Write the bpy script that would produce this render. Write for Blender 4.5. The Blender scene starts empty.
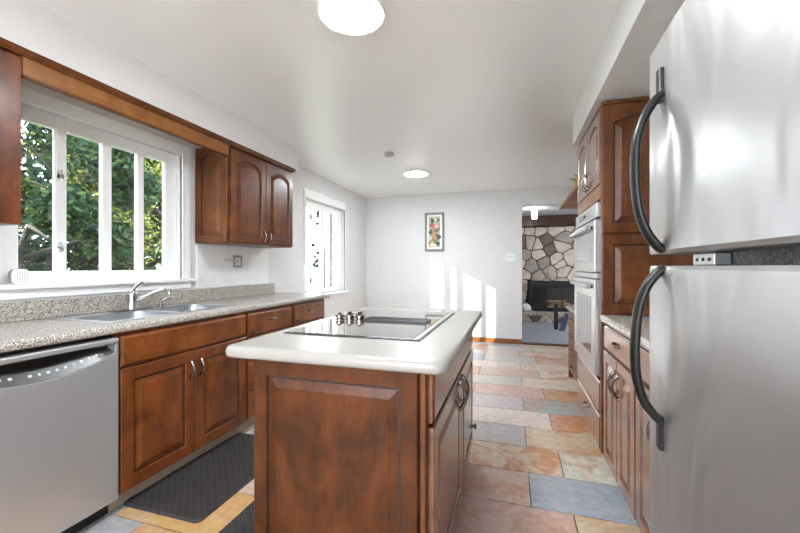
import bpy, bmesh, math, random
from mathutils import Vector, Matrix
random.seed(7)
PI = math.pi
sc = bpy.context.scene
COL = sc.collection
# ---------------------------------------------------------------- camera
cam_d = bpy.data.cameras.new('camera'); cam = bpy.data.objects.new('camera', cam_d); COL.objects.link(cam)
cam_d.sensor_width = 36; cam_d.lens = 372/800*36; cam_d.clip_start = .02; cam_d.clip_end = 200
cam.location = (0, 0, 1.21); cam.rotation_euler = (PI/2, 0, math.atan(112.5/372))
sc.camera = cam
# ---------------------------------------------------------------- world, sun, exposure
w = bpy.data.worlds.new('World'); sc.world = w; w.use_nodes = True
nt = w.node_tree; bgn = nt.nodes['Background']
sky = nt.nodes.new('ShaderNodeTexSky'); sky.sky_type = 'NISHITA'; sky.sun_disc = False
sky.sun_elevation = math.radians(28); sky.sun_rotation = math.radians(228); sky.air_density = 1.0; sky.dust_density = .4
mx = nt.nodes.new('ShaderNodeMix'); mx.data_type = 'RGBA'; mx.inputs['Factor'].default_value = .97
nt.links.new(sky.outputs[0], mx.inputs['A']); mx.inputs['B'].default_value = (5.1, 5.55, 6.3, 1)
nt.links.new(mx.outputs['Result'], bgn.inputs['Color']); bgn.inputs['Strength'].default_value = 1.3
SUN_DIR = Vector((1.17, 1.0, -.583)).normalized()
sd = bpy.data.lights.new('sun', 'SUN'); sd.energy = 7; sd.angle = math.radians(.6); sd.color = (1, .96, .90)
sun = bpy.data.objects.new('sun', sd); COL.objects.link(sun); sun.location = (-8, -8, 8)
sun.rotation_euler = SUN_DIR.to_track_quat('-Z', 'Y').to_euler()
LAMP = 90.0
vs = sc.view_settings
vs.view_transform = 'Standard'; vs.look = 'None'; vs.gamma = 1; vs.exposure = 1.05; vs.use_curve_mapping = False
sc.cycles.max_bounces = 10; sc.cycles.diffuse_bounces = 6; sc.cycles.glossy_bounces = 5; sc.cycles.transparent_max_bounces = 12
sc.cycles.caustics_reflective = False; sc.cycles.caustics_refractive = False; sc.cycles.sample_clamp_indirect = 6

# ---------------------------------------------------------------- materials
def newmat(name):
    m = bpy.data.materials.new(name); m.use_nodes = True
    return m, m.node_tree, m.node_tree.nodes['Principled BSDF']
def mix_rgb(t, a, b, fac):
    n = t.nodes.new('ShaderNodeMix'); n.data_type = 'RGBA'
    for k, v in (('A', a), ('B', b), ('Factor', fac)):
        if isinstance(v, bpy.types.NodeSocket): t.links.new(v, n.inputs[k])
        else: n.inputs[k].default_value = (*v, 1) if isinstance(v, tuple) else v
    return n.outputs['Result']
def coords(t, scale=(1, 1, 1), kind='Object'):
    tc = t.nodes.new('ShaderNodeTexCoord'); mp = t.nodes.new('ShaderNodeMapping')
    mp.inputs['Scale'].default_value = scale; t.links.new(tc.outputs[kind], mp.inputs[0]); return mp.outputs[0]
def noise(t, v, scale, detail=4, rough=.55, dist=0):
    n = t.nodes.new('ShaderNodeTexNoise'); n.inputs['Scale'].default_value = scale; n.inputs['Detail'].default_value = detail
    n.inputs['Roughness'].default_value = rough; n.inputs['Distortion'].default_value = dist; t.links.new(v, n.inputs['Vector']); return n.outputs['Fac']
def ramp(t, fac, stops):
    n = t.nodes.new('ShaderNodeValToRGB'); cr = n.color_ramp
    while len(cr.elements) < len(stops): cr.elements.new(.5)
    for e, (p, c) in zip(cr.elements, stops):
        e.position = p; e.color = (*c, 1) if isinstance(c, tuple) else (c, c, c, 1)
    t.links.new(fac, n.inputs[0]); return n.outputs[0]
def bump(t, b, h, s, dist=.01):
    n = t.nodes.new('ShaderNodeBump'); n.inputs['Strength'].default_value = s; n.inputs['Distance'].default_value = dist
    t.links.new(h, n.inputs['Height']); t.links.new(n.outputs[0], b.inputs['Normal'])
def plain(name, col, rough=.5, metal=0, bumpy=0, bscale=60, coat=0, spec=.5):
    m, t, b = newmat(name); b.inputs['Roughness'].default_value = rough; b.inputs['Metallic'].default_value = metal
    b.inputs['Coat Weight'].default_value = coat; b.inputs['Specular IOR Level'].default_value = spec
    v = coords(t); nf = noise(t, v, bscale/4)
    c2 = tuple(min(1, x*1.02) for x in col); c1 = tuple(x*.98 for x in col)
    t.links.new(ramp(t, nf, [(.3, c1), (.7, c2)]), b.inputs['Base Color'])
    if bumpy: bump(t, b, noise(t, v, bscale), bumpy)
    return m
def wood(name, dark, mid, light, rough=.36, vert=True, coat=.10, spec=.32):
    m, t, b = newmat(name)
    v = coords(t, (11, 11, 1.6) if vert else (11, 1.6, 11))
    g = noise(t, v, 2.6, 9, .68, .9)
    v2 = coords(t, (2.5, 2.5, 1.6)); g2 = noise(t, v2, 2.4, 6, .65, .8)
    c = ramp(t, g, [(.25, dark), (.5, mid), (.75, light)])
    b.inputs['Specular IOR Level'].default_value = spec
    c = mix_rgb(t, c, ramp(t, g2, [(.38, dark), (.64, light)]), .55)
    t.links.new(c, b.inputs['Base Color'])
    b.inputs['Roughness'].default_value = rough; b.inputs['Coat Weight'].default_value = coat; b.inputs['Coat Roughness'].default_value = .18
    bump(t, b, g, .05, .003)
    return m
M = {}
M['wall'] = plain('wall paint', (.69, .685, .675), .85, spec=.15)
def ceiling_mat():
    m, t, b = newmat('ceiling paint'); b.inputs['Base Color'].default_value = (.875, .885, .89, 1)
    b.inputs['Roughness'].default_value = .28; b.inputs['Specular IOR Level'].default_value = .75
    v = coords(t); n1 = noise(t, v, 9, 6, .6, 1.2); bump(t, b, n1, .12, .02); return m
M['ceiling'] = ceiling_mat()
M['white'] = plain('white trim paint', (.88, .875, .865), .35)
M['white_plastic'] = plain('white plastic', (.82, .82, .80), .35)
M['cherry'] = wood('cherry wood', (.055, .013, .003), (.130, .033, .008), (.235, .070, .017))
M['cherry_glare'] = wood('cherry wood with glare', (.075, .022, .008), (.17, .055, .020), (.28, .105, .045), .26, True, .9, .5)  # same lacquered cherry, made paler and glossier to carry window glare
M['cherry_h'] = wood('cherry wood horizontal', (.075, .018, .004), (.16, .043, .009), (.27, .086, .020), vert=False)
M['cherry_dark'] = wood('dark cherry wood', (.045, .012, .003), (.115, .034, .008), (.20, .066, .016))
M['honey'] = wood('honey wood', (.17, .055, .013), (.27, .10, .024), (.35, .15, .042), vert=False)
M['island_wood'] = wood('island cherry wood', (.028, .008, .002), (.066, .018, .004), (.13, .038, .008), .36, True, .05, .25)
M['beam'] = wood('dark beam wood', (.03, .012, .008), (.06, .022, .014), (.09, .035, .022), .45, False, .1)
M['glaze'] = plain('dark glaze line', (.022, .009, .005), .5)  # darker colour for the groove faces of panel fronts
M['void'] = plain('dark gap', (.015, .010, .008), .8)
def granite(name, base, darkc, lightc, rough):
    m, t, b = newmat(name); v = coords(t)
    vo = t.nodes.new('ShaderNodeTexVoronoi'); vo.inputs['Scale'].default_value = 190; t.links.new(v, vo.inputs['Vector'])
    n1 = noise(t, v, 230, 2, .6); n2 = noise(t, v, 170, 2, .6)
    c = mix_rgb(t, base, darkc, ramp(t, n1, [(.50, 0.0), (.57, 1.0)]))
    c = mix_rgb(t, c, lightc, ramp(t, n2, [(.54, 0.0), (.60, 1.0)]))
    hs = t.nodes.new('ShaderNodeSeparateColor'); t.links.new(vo.outputs['Color'], hs.inputs[0])
    c = mix_rgb(t, c, darkc, ramp(t, hs.outputs[0], [(.80, 0.0), (.9, .7)]))
    t.links.new(c, b.inputs['Base Color']); b.inputs['Roughness'].default_value = rough; return m
M['granite'] = granite('speckled counter', (.42, .38, .33), (.11, .09, .075), (.68, .65, .60), .25)
M['counter_white'] = plain('off white counter', (.33, .315, .285), .26, 0, 0, 30, .1)
def steel(name, col, rough, wav=0, brush=(3, 3, 200)):
    m, t, b = newmat(name); b.inputs['Metallic'].default_value = 1; b.inputs['Base Color'].default_value = (*col, 1)
    v = coords(t, brush); n1 = noise(t, v, 4, 3)
    r = ramp(t, n1, [(.3, rough*.96), (.7, rough*1.04)]); t.links.new(r, b.inputs['Roughness'])
    if wav:
        v2 = coords(t, (1, 1.2, .5)); bump(t, b, noise(t, v2, 5, 2, .4, 1.0), wav, .05)
    return m
M['steel'] = steel('brushed stainless steel', (.62, .61, .60), .30)
M['fridge_steel'] = steel('pale satin steel', (.45, .44, .43), .36, .16)
M['fridge_steel'].node_tree.nodes['Principled BSDF'].inputs['Metallic'].default_value = .8
M['dw_steel'] = steel('dishwasher stainless', (.54, .54, .545), .40)
M['sink_steel'] = steel('sink steel', (.46, .47, .49), .36)
M['dw_steel'].node_tree.nodes['Principled BSDF'].inputs['Metallic'].default_value = .70
M['chrome'] = steel('chrome', (.50, .50, .51), .12)
M['pewter'] = steel('dark pewter', (.24, .21, .19), .22)
M['black_metal'] = plain('black metal', (.012, .012, .013), .35, .3)
M['handle_dark'] = plain('charcoal handle plastic', (.008, .0075, .008), .38, 0, spec=.35)
M['black_plastic'] = plain('black plastic', (.012, .012, .012), .3)
M['panel_dark'] = plain('control strip grey', (.05, .049, .047), .3)
M['icon'] = plain('pale icon print', (.6, .6, .6), .4)
def fridge_body():
    m, t, b = newmat('speckled grey cabinet'); v = coords(t); n = noise(t, v, 170, 3, .8)
    t.links.new(ramp(t, n, [(.42, .03), (.6, .22), (.68, .6)]), b.inputs['Base Color']); b.inputs['Roughness'].default_value = .45; bump(t, b, n, .4, .004); return m
M['fridge_body'] = fridge_body()
M['cook_glass'] = plain('black ceramic glass', (.09, .07, .055), .03, 0, 0, 60, 1, 1)
M['cook_glass'].node_tree.nodes['Principled BSDF'].inputs['IOR'].default_value = 2.3
M['oven_glass'] = plain('oven glass', (.30, .30, .29), .12, .4, coat=.6)
def glass_mat():
    m, t, b = newmat('window glass'); t.nodes.remove(b)
    tr = t.nodes.new('ShaderNodeBsdfTransparent'); gl = t.nodes.new('ShaderNodeBsdfGlossy'); gl.inputs['Roughness'].default_value = .01
    mixs = t.nodes.new('ShaderNodeMixShader'); mixs.inputs[0].default_value = .045; t.links.new(tr.outputs[0], mixs.inputs[1]); t.links.new(gl.outputs[0], mixs.inputs[2])
    t.links.new(mixs.outputs[0], t.nodes['Material Output'].inputs[0]); return m
M['glass'] = glass_mat()
def tile_mat():
    m, t, b = newmat('slate tile'); at = t.nodes.new('ShaderNodeVertexColor'); at.layer_name = 'Col'
    v = coords(t); n1 = noise(t, v, 4.5, 8, .65, .8); n2 = noise(t, v, 22, 6, .7); n3 = noise(t, coords(t, (1, 2.2, 1)), 3.1, 7, .6, 1.1)
    rust = ramp(t, n1, [(.46, 0.0), (.57, 1.0)])
    am = t.nodes.new('ShaderNodeMath'); am.operation = 'MULTIPLY'; t.links.new(rust, am.inputs[0]); t.links.new(at.outputs['Alpha'], am.inputs[1])
    c = mix_rgb(t, at.outputs['Color'], (.50, .20, .075), am.outputs[0])
    am2 = t.nodes.new('ShaderNodeMath'); am2.operation = 'MULTIPLY'; am2.inputs[1].default_value = .35; t.links.new(ramp(t, n3, [(.48, 0.0), (.66, 1.0)]), am2.inputs[0])
    c = mix_rgb(t, c, (.52, .48, .44), am2.outputs[0])
    sh = ramp(t, n2, [(.3, .62), (.7, 1.15)])
    mm = t.nodes.new('ShaderNodeMix'); mm.data_type = 'RGBA'; mm.blend_type = 'MULTIPLY'; mm.inputs['Factor'].default_value = .8
    t.links.new(c, mm.inputs['A']); t.links.new(sh, mm.inputs['B']); t.links.new(mm.outputs['Result'], b.inputs['Base Color'])
    b.inputs['Roughness'].default_value = .33
    bump(t, b, n2, .25, .006); return m
M['tile'] = tile_mat()
M['grout'] = plain('dark grout', (.10, .075, .055), .9)
def attr_mat(name, rough, nscale, namp, bs=.3, metal=0, trans=0):
    m, t, b = newmat(name); at = t.nodes.new('ShaderNodeVertexColor'); at.layer_name = 'Col'
    n = noise(t, coords(t), nscale, 6, .7)
    mm = t.nodes.new('ShaderNodeMix'); mm.data_type = 'RGBA'; mm.blend_type = 'MULTIPLY'; mm.inputs['Factor'].default_value = 1
    t.links.new(at.outputs['Color'], mm.inputs['A']); t.links.new(ramp(t, n, [(.3, 1-namp), (.7, 1+namp*.4)]), mm.inputs['B'])
    t.links.new(mm.outputs['Result'], b.inputs['Base Color']); b.inputs['Roughness'].default_value = rough
    if bs: bump(t, b, n, bs, .02)
    return m
M['stone'] = attr_mat('field stone', .85, 9, .35, .5)
M['mortar'] = plain('dark mortar', (.05, .04, .033), .95, 0, .3, 40)
def leaf_mat():
    m, t, b = newmat('leaf'); at = t.nodes.new('ShaderNodeVertexColor'); at.layer_name = 'Col'
    t.links.new(at.outputs['Color'], b.inputs['Base Color']); b.inputs['Roughness'].default_value = .65; b.inputs['Specular IOR Level'].default_value = .2
    tl = t.nodes.new('ShaderNodeBsdfTranslucent'); t.links.new(at.outputs['Color'], tl.inputs['Color'])
    ms = t.nodes.new('ShaderNodeMixShader'); ms.inputs[0].default_value = .45
    t.links.new(b.outputs[0], ms.inputs[1]); t.links.new(tl.outputs[0], ms.inputs[2]); t.links.new(ms.outputs[0], t.nodes['Material Output'].inputs[0]); return m
M['leaf'] = leaf_mat()
M['bark'] = plain('bark', (.030, .022, .016), .9, 0, .6, 25)
M['grass'] = plain('lawn', (.10, .16, .045), .95, 0, .6, 30)
M['bounce'] = plain('pale bounce ground', (.60, .58, .54), .9)  # pale surface for the added light-bouncing slab outside
M['stucco'] = plain('pale stucco', (.72, .70, .66), .9, 0, .3, 60)
def mat_rubber():
    m, t, b = newmat('dark mat rubber'); v = coords(t, (1, 1, 1))
    mp = t.nodes.new('ShaderNodeMapping'); mp.inputs['Rotation'].default_value = (0, 0, PI/4); t.links.new(v, mp.inputs[0])
    br = t.nodes.new('ShaderNodeTexBrick'); br.inputs['Scale'].default_value = 22; br.inputs['Mortar Size'].default_value = .05; br.inputs['Brick Width'].default_value = 1.4; br.inputs['Row Height'].default_value = .7
    br.inputs['Color1'].default_value = (.016, .014, .014, 1); br.inputs['Color2'].default_value = (.026, .023, .023, 1); br.inputs['Mortar'].default_value = (.05, .045, .044, 1)
    t.links.new(mp.outputs[0], br.inputs['Vector']); t.links.new(br.outputs['Color'], b.inputs['Base Color'])
    b.inputs['Roughness'].default_value = .6; bump(t, b, br.outputs['Fac'], -.5, .004); return m
M['mat'] = mat_rubber()
M['rug'] = plain('blue grey carpet', (.36, .365, .40), .95, 0, .6, 120)
M['emit'] = None
def emit(name, col, s):
    m, t, b = newmat(name); b.inputs['Emission Color'].default_value = (*col, 1); b.inputs['Emission Strength'].default_value = s
    b.inputs['Base Color'].default_value = (.9, .9, .9, 1); return m
M['lamp'] = emit('lamp diffuser', (.88, .95, 1.0), LAMP)
M['lamp_small'] = emit('small lamp diffuser', (1, .97, .93), 30)
M['silver_frame'] = plain('silver picture frame', (.36, .35, .32), .35, .6)
M['smoke_grey'] = plain('grey plastic', (.42, .41, .40), .5)
M['mat_board'] = plain('pale art ground', (.42, .43, .37), .7)
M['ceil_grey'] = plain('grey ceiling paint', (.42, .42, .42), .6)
for nm, c in dict(pink=(.55, .25, .22), cream=(.72, .62, .45), rose=(.42, .12, .10), dgreen=(.05, .09, .05), tan=(.45, .27, .12), yellow=(.72, .52, .08), brown=(.12, .06, .03), bluegrey=(.10, .13, .22), olive=(.22, .22, .08)).items():
    M[nm] = plain(nm + ' pigment', c, .7)

# ---------------------------------------------------------------- mesh helpers
class MB:
    def __init__(s): s.v = []; s.f = []; s.c = []
    def add(s, vs, fs, col=None):
        o = len(s.v); s.v += [tuple(x) for x in vs]; s.f += [[i+o for i in q] for q in fs]; s.c += [col]*len(fs); return s
    def box(s, x0, x1, y0, y1, z0, z1, col=None):
        x0, x1 = sorted((x0, x1)); y0, y1 = sorted((y0, y1)); z0, z1 = sorted((z0, z1))
        v = [(x, y, z) for z in (z0, z1) for y in (y0, y1) for x in (x0, x1)]
        return s.add(v, [(0, 2, 3, 1), (4, 5, 7, 6), (0, 1, 5, 4), (2, 6, 7, 3), (0, 4, 6, 2), (1, 3, 7, 5)], col)
    def rings(s, rings, caps=True, closed=True, col=None):
        n = len(rings[0]); v = [p for r in rings for p in r]; f = []
        for k in range(len(rings)-1):
            for i in range(n if closed else n-1):
                j = (i+1) % n; f.append((k*n+i, k*n+j, (k+1)*n+j, (k+1)*n+i))
        if caps: f.append(tuple(range(n-1, -1, -1))); f.append(tuple(range((len(rings)-1)*n, len(rings)*n)))
        return s.add(v, f, col)
    def tube(s, pts, r, n=10, flat=1.0, up=None, col=None):
        pts = [Vector(p) for p in pts]; rs = r if isinstance(r, (list, tuple)) else [r]*len(pts); R = []
        t0 = (pts[1]-pts[0]).normalized(); a = Vector(up) if up else (Vector((0, 0, 1)) if abs(t0.z) < .9 else Vector((1, 0, 0)))
        for i, p in enumerate(pts):
            t = (pts[min(i+1, len(pts)-1)]-pts[max(i-1, 0)]).normalized()
            a = (a - t*a.dot(t)).normalized(); b = t.cross(a)
            R.append([p + (a*math.cos(q)*flat + b*math.sin(q))*rs[i] for q in [2*PI*k/n for k in range(n)]])
        return s.rings(R, col=col)
    def lathe(s, prof, c=(0, 0, 0), n=24, axis='z', col=None):
        R = []
        for (r, h) in prof:
            ring = []
            for k in range(n):
                q = 2*PI*k/n; x, y = r*math.cos(q), r*math.sin(q)
                p = {'z': (x, y, h), 'x': (h, x, y), 'y': (x, h, y)}[axis]
                ring.append((c[0]+p[0], c[1]+p[1], c[2]+p[2]))
            R.append(ring)
        return s.rings(R, col=col)
    def prism(s, poly, axis, a, b, col=None):
        def mk(p, h): return {'x': (h, p[0], p[1]), 'y': (p[0], h, p[1]), 'z': (p[0], p[1], h)}[axis]
        return s.rings([[mk(p, a) for p in poly], [mk(p, b) for p in poly]], col=col)
ORG = {}
def link_props(o, label, cat, group, kind):
    if label: o['label'] = label
    if cat: o['category'] = cat
    if group: o['group'] = group
    if kind: o['kind'] = kind
def obj(name, mb, mat, parent=None, bevel=0, smooth=False, label=None, cat=None, group=None, kind=None, seg=2):
    vs = mb.v
    if parent is not None: org = ORG[parent.name]
    elif kind == 'structure': org = Vector((0, 0, 0))
    else:
        xs = [v[0] for v in vs]; ys = [v[1] for v in vs]; zs = [v[2] for v in vs]
        org = Vector(((min(xs)+max(xs))/2, (min(ys)+max(ys))/2, min(zs)))
    me = bpy.data.meshes.new(name)
    me.from_pydata([(v[0]-org[0], v[1]-org[1], v[2]-org[2]) for v in vs], [], mb.f)
    if isinstance(mat, (list, tuple)):
        for q in mat: me.materials.append(M[q])
    else: me.materials.append(M[mat])
    if any(c is not None for c in mb.c):
        ca = me.color_attributes.new('Col', 'FLOAT_COLOR', 'CORNER'); i = 0
        for p, c in zip(me.polygons, mb.c):
            c = c or (.5, .5, .5); c = tuple(c) if len(c) == 4 else (*c, 1)
            for li in p.loop_indices: ca.data[li].color = c
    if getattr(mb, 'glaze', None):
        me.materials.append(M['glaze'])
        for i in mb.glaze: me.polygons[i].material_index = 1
    bm = bmesh.new(); bm.from_mesh(me); bmesh.ops.recalc_face_normals(bm, faces=bm.faces); bm.to_mesh(me); bm.free()
    if smooth:
        for p in me.polygons: p.use_smooth = True
        if smooth != 'all':
            try: me.set_sharp_from_angle(angle=math.radians(40))
            except Exception: pass
    o = bpy.data.objects.new(name, me); COL.objects.link(o)
    if parent is None: o.location = org
    else: o.parent = parent
    if bevel:
        b = o.modifiers.new('bevel', 'BEVEL'); b.width = bevel; b.segments = seg; b.limit_method = 'ANGLE'; b.angle_limit = math.radians(40)
    ORG[o.name] = org; link_props(o, label, cat, group, kind)
    return o
def thing(name, label, cat, loc, group=None, kind=None):
    o = bpy.data.objects.new(name, None); COL.objects.link(o); o.location = loc; o.empty_display_size = .05
    ORG[o.name] = Vector(loc); link_props(o, label, cat, group, kind); return o
def struct(name, mb, mat, **k): return obj(name, mb, mat, kind='structure', **k)

# frames of reference for cabinet fronts: (u along width, v up, w outward)
def fr(side, plane):
    if side == '+x': return lambda u, v, w: (plane+w, u, v)
    if side == '-x': return lambda u, v, w: (plane-w, u, v)
    if side == '-y': return lambda u, v, w: (u, plane-w, v)
def panel_front(T, u0, u1, v0, v1, fw=.055, t=.02, arch=0, K=12, raised=True, fwv=None):
    mb = MB(); fwv = fwv or fw
    def ring(iu, iv, w, ar):
        a, b, c, d = u0+iu, u1-iu, v0+iv, v1-iv; mid = (a+b)/2; hw = (b-a)/2
        p = [(a, c), (b, c)]
        for k in range(K+1):
            x = b+(a-b)*k/K; q = abs((x-mid)/hw); p.append((x, d-ar*q*q))
        return [T(x, y, w) for x, y in p]
    R = [ring(0, 0, 0, 0), ring(0, 0, t-.004, 0), ring(.004, .004, t, 0), ring(fw, fwv, t, arch), ring(fw+.004, fwv+.004, t-.010, arch), ring(fw+.012, fwv+.012, t-.010, arch)]
    if raised: R += [ring(fw+.04, fwv+.04, t-.001, arch*.9), ring(fw+.043, fwv+.043, t+.001, arch*.9)]
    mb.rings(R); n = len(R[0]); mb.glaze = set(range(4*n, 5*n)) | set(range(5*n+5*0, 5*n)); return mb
def slab_front(T, u0, u1, v0, v1, t=.02):
    mb = MB()
    def ring(i, w): return [T(x, y, w) for x, y in ((u0+i, v0+i), (u1-i, v0+i), (u1-i, v1-i), (u0+i, v1-i))]
    mb.rings([ring(0, 0), ring(0, t-.007), ring(.006, t-.004), ring(.012, t)]); return mb
def bow(T, u, v, L=.10, vert=True, out=.028, r=.0052):
    """bow pull with collars, centred at u, v"""
    mb = MB(); pts = []; rs = []
    for k in range(13):
        q = k/12; s = (q-.5)*L; ww = out*math.sin(PI*q)**.7; pts.append(T(u, v+s, ww) if vert else T(u+s, v, ww)); rs.append(r*(1+.7*abs(math.cos(PI*q))**3))
    mb.tube(pts, rs, 10)
    for s in (-.5, .5):
        for dr, dw in ((1.9, .004), (1.4, .008)):
            c = (u, v+s*L) if vert else (u+s*L, v)
            mb.tube([T(c[0], c[1], 0), T(c[0], c[1], dw)], r*dr, 12)
    return mb
def knob(T, u, v, r=.013):
    mb = MB(); mb.tube([T(u, v, 0), T(u, v, .006), T(u, v, .014), T(u, v, .018), T(u, v, .026), T(u, v, .029)], [r*.7, r*.45, r*.5, r, r, r*.5], 14); return mb

# ---------------------------------------------------------------- structure
WL, WR, WB, WREAR, CE = -2.47, 1.10, 6.10, -2.40, 2.42
def wall_x(mb, x0, x1, y0, y1, z0, z1, holes):
    """wall with rectangular holes (ya, yb, za, zb), sorted by ya"""
    y = y0
    for (a, b, c, d) in holes:
        mb.box(x0, x1, y, a, z0, z1); mb.box(x0, x1, a, b, z0, c); mb.box(x0, x1, a, b, d, z1); y = b
    mb.box(x0, x1, y, y1, z0, z1)
W1 = (1.20, 2.27, 1.10, 2.075); W2 = (4.08, 5.20, .84, 2.07)
mb = MB(); wall_x(mb, WL-.16, WL, WREAR-.15, WB+.15, 0, CE, [W1, W2]); struct('wall_left', mb, 'wall')
mb = MB(); mb.box(WR, WR+.15, WREAR-.15, WB+.15, 0, CE); struct('wall_right', mb, 'wall')
mb = MB(); mb.box(WL, .142, WB, WB+.13, 0, CE); mb.box(.142, 1.0, WB, WB+.13, 2.165, CE); mb.box(1.0, WR, WB, WB+.13, 0, CE); struct('wall_back', mb, 'wall', bevel=.004)
mb = MB(); mb.box(WL, -2.1, WREAR-.15, WREAR, 0, CE); mb.box(-2.1, .85, WREAR-.15, WREAR, 2.28, CE); mb.box(-2.1, .85, WREAR-.15, WREAR, 0, .80); mb.box(.85, WR, WREAR-.15, WREAR, 0, CE); struct('wall_rear', mb, 'wall')
mb = MB(); mb.box(WL-.3, WR+.3, WREAR-.3, WB+.15, CE, CE+.15); struct('ceiling', mb, 'ceiling')
# soffits above the cabinet runs
mb = MB(); mb.box(WL, -2.105, WREAR, 3.365, 2.195, CE); struct('trim_1', mb, 'wall')
mb = MB(); mb.box(.468, WR, WREAR, 3.29, 2.19, CE); struct('trim_2', mb, 'wall')
# living room shell behind the doorway
LZ = 2.33
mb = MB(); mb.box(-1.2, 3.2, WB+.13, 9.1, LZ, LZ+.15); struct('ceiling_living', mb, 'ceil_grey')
mb = MB(); mb.box(-1.35, -1.2, WB+.13, 9.25, 0, LZ); struct('wall_living_left', mb, 'wall')
mb = MB(); wall_x(mb, 3.2, 3.35, WB+.13, 9.25, 0, LZ, [(6.9, 8.2, .8, 2.0)]); struct('wall_living_right', mb, 'wall')
mb = MB(); mb.box(WR+.15, 3.2, WB, WB+.13, 0, LZ); struct('wall_living_front', mb, 'wall')
mb = MB(); mb.box(-1.2, 3.2, WB+.10, 9.1, -.05, .004); struct('floor_living', mb, 'rug')
mb = MB(); mb.box(.142, 1.0, WB-.01, WB+.12, .0, .012); struct('trim_3', mb, 'beam')

# tiled floor: one slab with individually coloured slate tiles
GR, TAN, RUST, BLU, BEI, PNK, ORG_ = (.52, .49, .46), (.60, .45, .32), (.56, .33, .19), (.34, .37, .40), (.66, .58, .49), (.60, .42, .34), (.58, .33, .14)
special = {(-3, -1.665): (BLU, .1), (-3, -1.015): (ORG_, .6), (-2, -1.21): (ORG_, .3), (-1, -1.015): (PNK, .2), (-2, -1.86): (BLU, .1),
 (-1, .285): (PNK, .35), (-1, .935): (TAN, .4), (0, .09): (PNK, .55), (0, .74): (BLU, .0), (1, .285): (TAN, .9), (1, .935): (BEI, .6), (2, .09): (GR, .1), (2, .74): (TAN, .6),
 (3, .285): (BEI, .1), (3, .935): (RUST, .9), (4, .09): (GR, .05), (4, .74): (BLU, .6), (5, .285): (PNK, .3), (5, .935): (RUST, .9), (6, .09): (GR, 0), (6, .74): (BEI, .2), (-2, .09): (PNK, .4), (-2, .74): (TAN, .3)}
mb = MB(); mb.box(WL-.05, WR+.05, WREAR-.1, WB+.12, -.1, -.004, (.10, .075, .055, 0))
g = .0035
for k in range(-14, 14):
    y0 = 1.985+.3265*k; y1 = y0+.3265
    if y1 < WREAR or y0 > WB+.1: continue
    off = .09 if k % 2 == 0 else .285
    for n in range(-5, 3):
        xr = round(off+.65*n, 3); xl = xr-.65
        if xl > WR or xr < WL: continue
        if (k, xr) in special: c, a = special[(k, xr)]
        else:
            c = random.choice([GR, TAN, BEI, PNK, BLU, RUST, GR, BEI]); a = random.choice([0, .1, .3, .8])
        c = tuple(x*random.uniform(.94, 1.06) for x in c)
        a0, a1, b0, b1 = max(xl, WL-.03)+g, min(xr, WR+.03)-g, max(y0, WREAR-.05)+g, min(y1, WB+.10)-g
        if a1-a0 < .02 or b1-b0 < .02: continue
        e = .002
        mb.rings([[(a0, b0, -.004), (a1, b0, -.004), (a1, b1, -.004), (a0, b1, -.004)], [(a0, b0, -.001), (a1, b0, -.001), (a1, b1, -.001), (a0, b1, -.001)],
                  [(a0+e, b0+e, 0), (a1-e, b0+e, 0), (a1-e, b1-e, 0), (a0+e, b1-e, 0)]], col=(*c, a))
struct('floor', mb, 'tile')
mb = MB(); mb.box(WL, .142, WB-.014, WB, 0, .075); struct('baseboard_back', mb, 'honey', bevel=.003)
mb = MB(); mb.box(WL, WL+.014, 3.6, WB-.014, 0, .075); struct('baseboard_left', mb, 'honey', bevel=.003)

# white tiles between left counter and upper cabinet
mb = MB(); ys = [2.425, 2.735, 3.05, 3.36]; zs = [1.032, 1.222, 1.398]
mb.box(WL, WL+.004, 2.42, 3.365, 1.03, 1.40)
for a, b in zip(ys, ys[1:]):
    for c, d in zip(zs, zs[1:]):
        mb.box(WL+.004, WL+.008, a+.0015, b-.0015, c+.0015, d-.0015)
struct('trim_4', mb, 'white_plastic', bevel=.001)

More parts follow.
